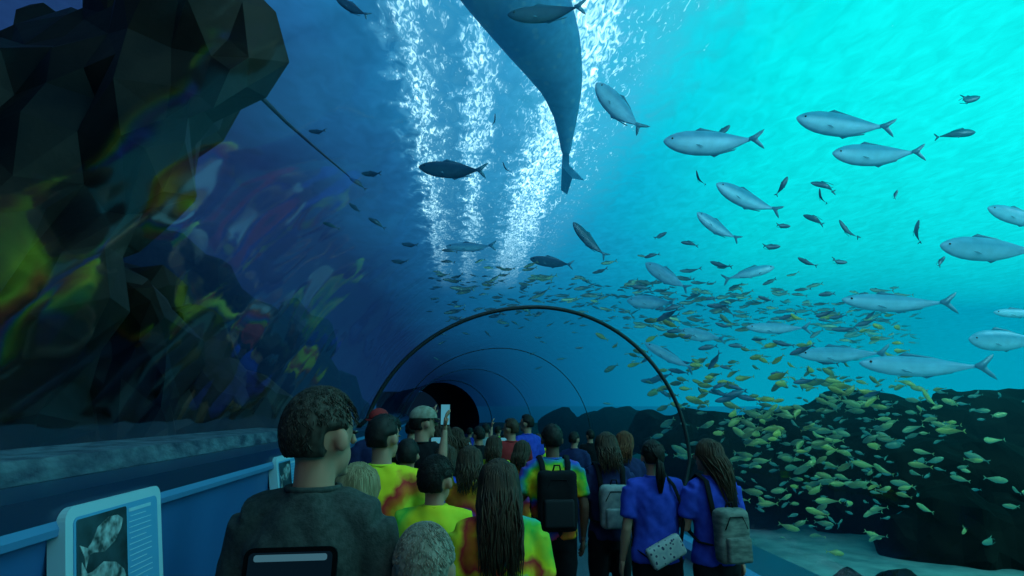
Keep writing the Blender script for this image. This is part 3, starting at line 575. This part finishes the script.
def big_fish_meshes(kind,h,wf,m):
    out={}
    for nm in('body','tail_fin','dorsal_fin','anal_fin','pec1','pec2','eye1','eye2'):
        b=bmesh.new()
        if nm=='body': B=fish_body(b,h,wf,.25)
        tail,dors,anal=fins(h,B)
        if nm=='tail_fin': prism(b,tail,.008); b.transform(Matrix.Translation((0,B(-.45),0)))
        if nm=='dorsal_fin': prism(b,dors,.006)
        if nm=='anal_fin': prism(b,anal,.006)
        if nm[:3]=='pec':
            sd=1 if nm=='pec1' else -1; prism(b,[(.27,0),(.2,-.02),(.08,-.07),(.12,-.025),(.22,.015)],.005); b.transform(Matrix.Translation((0,sd*h*wf*.93,-.02))@Euler((sd*.45,0,sd*-.12)).to_matrix().to_4x4())
        if nm[:3]=='eye':
            sd=1 if nm=='eye1' else -1; ell(b,(.41,sd*h*wf*.52,h*.14),(.013,.008,.013),u=10,v=8)
        o=obj(nm,b,eyem if nm[:3]=='eye' else (m if nm=='body' else fm_fin)); out[nm]=o.data; bpy.data.objects.remove(o)
    return out
BK={'deep':big_fish_meshes('deep',.15,.42,fm_silver),'long':big_fish_meshes('long',.095,.5,fm_silver),'dark':big_fish_meshes('dark',.12,.42,fm_dark)}
def orient(a,depth,roll=0):
    a=math.radians(a); h=(CR*math.cos(a)+CU*math.sin(a)+CF*depth).normalized(); up=V((0,0,1))
    if abs(h.z)>.9: up=-CF
    y=up.cross(h).normalized(); z=h.cross(y); m=Matrix((h,y,z)).transposed()
    return m@Euler((roll,0,0)).to_matrix()
def big_fish(px,py,Lp,a,Y,kind,label,depth=.15,roll=0,name='fish'):
    c=at(px,py,Y); L_=Lp/F_PX*(c-CAM).dot(CF)*math.sqrt(1+depth*depth)*.96
    rt=empty(name,c,0,label,'fish'); rt.rotation_euler=orient(a,depth,roll).to_euler(); rt.scale=(L_,L_,L_)
    for nm,me in BK[kind].items():
        n={'pec1':'pectoral_fin','pec2':'pectoral_fin','eye1':'eye','eye2':'eye'}.get(nm,nm); o=bpy.data.objects.new(n,me); COL.objects.link(o); o.parent=rt
    return rt
BF=[(618,108,72,125,6.5,'deep','large grey fish nose-up right of the whale shark tail'),(709,143,92,176,6.5,'deep','large silver fish at upper centre right, just right of the shimmering light'),
(840,125,84,166,7,'deep','left upper silver fish of the pair at upper right'),(873,155,80,176,6.6,'deep','lower silver fish of the pair at upper right'),(452,170,72,172,8,'dark','dark blue fish against the left shimmer column'),
(745,199,66,150,7.5,'deep','plump silver fish below the first large silver fish'),(716,227,48,140,8.5,'deep','smaller silver fish tilted nose-up above the school'),(588,240,48,130,9,'dark','dark fish diving right below the whale shark tail'),
(986,249,84,174,6.2,'deep','silver fish near the right edge at mid height'),(1018,217,60,160,6.5,'deep','silver fish cut by the right edge, upper'),(892,303,96,176,7,'long','long silver fish right of the school, upper'),
(918,366,110,178,6.6,'long','longest silver fish above the reef at right'),(838,354,84,180,7.5,'long','long silver fish left of the longest silver fish'),(1002,340,74,178,6.5,'deep','silver fish at the right edge above the reef'),
(1016,313,50,178,7,'long','small silver fish cut by the right edge, middle'),(666,276,48,145,9,'deep','grey fish nose-up at top left of the school'),(650,302,46,176,9.5,'deep','silver fish leading the school above the arch'),
(775,328,60,178,8,'long','slim silver fish in the middle of the school'),(752,272,54,12,9,'long','slim silver fish pointing right above the school'),(551,262,44,170,11,'dark','dark fish above the arch crown'),
(470,247,50,178,13,'long','dim slim fish above the left of the arch'),(545,14,78,176,6.6,'dark','dark blue fish crossing in front of the whale shark'),(352,8,42,145,7,'dark','dark fish at the top edge left of the shimmer'),
(668,356,52,150,10,'long','dim fish right of the arch shoulder'),(700,335,44,170,10,'deep','dim silver fish low in the school')]
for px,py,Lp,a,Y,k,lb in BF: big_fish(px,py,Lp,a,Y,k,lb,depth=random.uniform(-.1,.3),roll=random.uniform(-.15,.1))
def small_mesh(name,h,m,bend,wf=.42):
    b=bmesh.new(); B=fish_body(b,h,wf,bend,seg=8); tail,d,a=fins(h,B)
    b3=bmesh.new(); prism(b3,tail,.012); b3.transform(Matrix.Translation((0,B(-.45),0))); prism(b3,d,.01); prism(b3,a,.01); me=bpy.data.meshes.new('t'); b3.to_mesh(me); b3.free(); b.from_mesh(me)
    o=obj(name,b,m); me=o.data; bpy.data.objects.remove(o); return me
SM={'silver':[small_mesh('small_fish',.10,fm_small,x) for x in(-.6,.3,.8)],'yellow':[small_mesh('yellow_fish',.16,fm_yel,x) for x in(-.6,.3,.8)],'dark':[small_mesh('dark_fish',.12,fm_dark,x) for x in(-.6,.5)]}
def inside(p):
    if p.y>40: return False
    c=cx(p.y); dx=(p.x-c)/(3.25 if p.x<c else 2.95); dz=(p.z-.92)/2.95
    return dx*dx+max(dz,0)**2<1.0
def spot(px,py,Y):
    c=at(px,py,Y)
    while inside(c) and Y<21: Y+=.5; c=at(px,py,Y)
    return None if inside(c) or c.z<-.85 else c
def small(px,py,Lp,a,Y,k,nm,label,group,depth=None):
    c=spot(px,py,Y)
    if not c: return
    me=random.choice(SM[k]); o=bpy.data.objects.new(nm,me); COL.objects.link(o); L_=Lp/F_PX*(c-CAM).dot(CF)
    o.location=c; o.scale=(L_,)*3; o.rotation_euler=orient(a,random.uniform(-.6,.6) if depth is None else depth,random.uniform(-.2,.2)).to_euler(); tag(o,label,'fish',group)
def stuff_fish(name,k,label,items):
    bm=bmesh.new()
    for px,py,Lp,a,Y in items:
        c=spot(px,py,Y)
        if not c: continue
        t_=random.choice(SM[k]).copy(); L_=Lp/F_PX*(c-CAM).dot(CF)
        t_.transform(Matrix.Translation(c)@orient(a,random.uniform(-.6,.6)).to_4x4()@Matrix.Scale(L_,4)); bm.from_mesh(t_); bpy.data.meshes.remove(t_)
    o=obj(name,bm,SM[k][0].materials[0]); tag(o,label,'fish',None,'stuff')
G=random.gauss
YL='small yellow-green fish in the dense school in front of the dark reef'
def arcy(px): t_=(px-435)/425; return 280+t_*32+abs(t_-.5)*10
for i in range(210):
    px=random.uniform(435,900); py=arcy(px)+G(0,16)
    small(px,py,random.uniform(9,20),180+G(0,12),random.uniform(9,13),'silver','small_fish','small slim silver fish in the loose school above the tunnel arch','silver school above the arch')
def schoolpos():
    while True:
        px=random.triangular(635,1060,800); py=random.triangular(350,565,420)
        if py>365+max(0,(px-870))*.2 and (px>700 or py<470): return px,py
for i in range(225):
    px,py=schoolpos()
    small(px,py,random.uniform(10,21),(180 if random.random()<.65 else 0)+G(0,20),random.uniform(7.2,10.5),'yellow','yellow_fish',YL,'yellow school over the reef')
for i in range(70):
    px=random.uniform(600,900); py=random.uniform(315,400)
    small(px,py,random.uniform(9,17),180+G(0,18),random.uniform(8,11),'yellow','yellow_fish',YL,'yellow school over the reef')
stuff_fish('distant_yellow_fish','yellow','countless tiny yellow-green fish at the back of the dense school',[(*schoolpos(),random.uniform(6,10),random.choice((180,0,170))+G(0,22),random.uniform(10.3,11.8)) for _ in range(240)])
stuff_fish('distant_silver_fish','silver','countless tiny silver fish at the back of the school above the arch',[(px,arcy(px)+abs(G(0,34))-12,random.uniform(5,10),180+G(0,16),random.uniform(13,16)) for px in [random.uniform(430,920) for _ in range(360)]])
dk=[(967,100,30,15),(960,133,34,5),(825,185,28,170),(820,196,16,90),(846,230,24,120),(916,230,22,70),(783,185,20,60),(722,132,22,40),(782,226,18,0),(690,243,18,175),(660,236,16,30),(698,178,16,100),(806,262,18,150),(838,262,20,0),(940,262,16,45),(318,132,20,170),(357,182,18,150),(372,174,22,175),(495,120,14,90),(505,168,14,110),(355,208,16,140),(376,222,18,150),(400,262,18,170),(330,225,16,160),(410,245,18,170),(815,219,24,160),(770,247,22,5),(895,195,12,60),(720,265,20,160),(652,255,16,200)]
dk+=[(random.uniform(640,880),random.uniform(285,400),random.uniform(12,24),180+G(0,20)) for _ in range(45)]
for i,(px,py,Lp,a) in enumerate(dk): small(px,py,Lp,a,random.uniform(7,9),'dark','dark_fish','small dark silhouetted fish scattered in the open water','dark fish in open water',depth=.1)
# ---------------------------------------------------------------- whale shark
rt=empty('whale_shark',at(545,60,8),0,'huge spotted whale shark seen from below, tail pointing down at top centre','shark')
inv=Matrix.Translation(-rt.location)
CL=[(400,-260,5.6,44),(415,-220,5.7,95),(440,-150,6.1,115),(470,-90,6.6,112),(502,-35,7.1,104),(528,10,7.6,86),(549,50,8.1,66),(562,85,8.5,42),(566,115,8.9,24),(566,140,9.2,13),(566,155,9.4,8)]
b=bmesh.new(); P_=[at(a,c_,Y) for a,c_,Y,_ in CL]; Rr=[r_/2*1.05/F_PX*(p-CAM).dot(CF) for p,(_,_,_,r_) in zip(P_,CL)]
Pi=[];Ri=[]
for i in range(len(P_)-1):
    for k in range(3): Pi.append(P_[i].lerp(P_[i+1],k/3)); Ri.append(Rr[i]+(Rr[i+1]-Rr[i])*k/3)
Pi.append(P_[-1]); Ri.append(Rr[-1])
tube(b,Pi,[(r_,r_*.82) for r_ in Ri],seg=28,up=CR); b.transform(inv)
me=bpy.data.meshes.new('body'); bmesh.ops.recalc_face_normals(b,faces=b.faces)
for _ in range(2): bmesh.ops.smooth_vert(b,verts=b.verts,factor=.5,use_axis_x=True,use_axis_y=True,use_axis_z=True)
b.to_mesh(me); b.free()
for p in me.polygons:p.use_smooth=True
link('body',me,fm_shark,rt)
def fin3(name,pts,th,par=rt,m=fm_shark,inv_=None):
    b=bmesh.new(); P=[V(p) for p in pts]; n_=(P[1]-P[0]).cross(P[-1]-P[0]).normalized()*th/2
    A=[b.verts.new(p-n_) for p in P]; B_=[b.verts.new(p+n_) for p in P]; b.faces.new(A); b.faces.new(B_[::-1])
    for i in range(len(P)): b.faces.new((A[i],B_[i],B_[(i+1)%len(P)],A[(i+1)%len(P)]))
    b.transform(inv_ or inv); return obj(name,b,m,par,smooth=False)
fin3('tail_fin',[at(563,146,9.3),at(569,146,9.3),at(569,165,9.6),at(584,180,9.9),at(572,178,9.8),at(567,194,10.4),at(561,190,10.3),at(562,166,9.6)],.04)
fin3('pelvic_fin',[at(520,20,7.6),at(508,38,7.7),at(511,50,8),at(530,42,7.9)],.04)
fin3('dorsal_fin',[at(520,-20,7.6),at(545,-10,8.6),at(560,20,8.8),at(548,30,8.2)],.06)
fin3('pectoral_fin',[at(380,-150,6),at(250,-110,6.1),at(230,-80,6.3),at(400,-100,6.4)],.06)
fin3('pectoral_fin',[at(500,-150,6.3),at(620,-130,6.5),at(640,-100,6.8),at(520,-90,6.7)],.06)
# ---------------------------------------------------------------- ray
rc=at(252,88,6.0); rt2=empty('stingray',rc,0,'dark stingray with long whip tail gliding beside the rock overhang','ray')
b=bmesh.new(); outl=[]
for k in range(32):
    a=2*math.pi*k/32; r_=.5*(1+.35*abs(math.cos(a))**3); outl.append((math.cos(a)*r_,math.sin(a)*.42))
top=[]
for x,y in outl: top.append(b.verts.new((x,y,0)))
mids=[b.verts.new((x*.5,y*.5,.09)) for x,y in outl]; midb=[b.verts.new((x*.5,y*.5,-.05)) for x,y in outl]; c1=b.verts.new((0,0,.11)); c2=b.verts.new((0,0,-.06))
for k in range(32):
    j=(k+1)%32; b.faces.new((top[k],top[j],mids[j],mids[k])); b.faces.new((mids[k],mids[j],c1)); b.faces.new((top[j],top[k],midb[k],midb[j])); b.faces.new((midb[j],midb[k],c2))
b.transform(Euler((math.radians(50),math.radians(-40),math.radians(-20))).to_matrix().to_4x4()@Matrix.Scale(.62,4)); obj('body',b,fm_ray,rt2)
b=bmesh.new(); tube(b,[V((0,0,0)),at(263,99,6.05)-rc,at(286,122,6.1)-rc,at(318,150,6.2)-rc,at(350,177,6.3)-rc],[.06,.028,.02,.014,.008],seg=8); obj('tail',b,fm_ray,rt2)
# ---------------------------------------------------------------- lights
def area(loc,tgt,size,power,col):
    l=bpy.data.lights.new('area','AREA'); l.energy=power; l.size=size; l.color=col; o=bpy.data.objects.new('fill_light',l); COL.objects.link(o); o.location=loc
    o.rotation_euler=(V(tgt)-V(loc)).to_track_quat('-Z','Y').to_euler()
area((4,1,8.6),(3,6,1),4,420,(.35,.9,1.)); area((13,3,8.6),(10,8,2),5,900,(.35,.95,1.)); area((.8,-1.8,3.1),(1.0,4,1.1),1.2,14,(1,.86,.66))  # added unseen fills: cyan above the tank, warm behind the viewer for the crowd
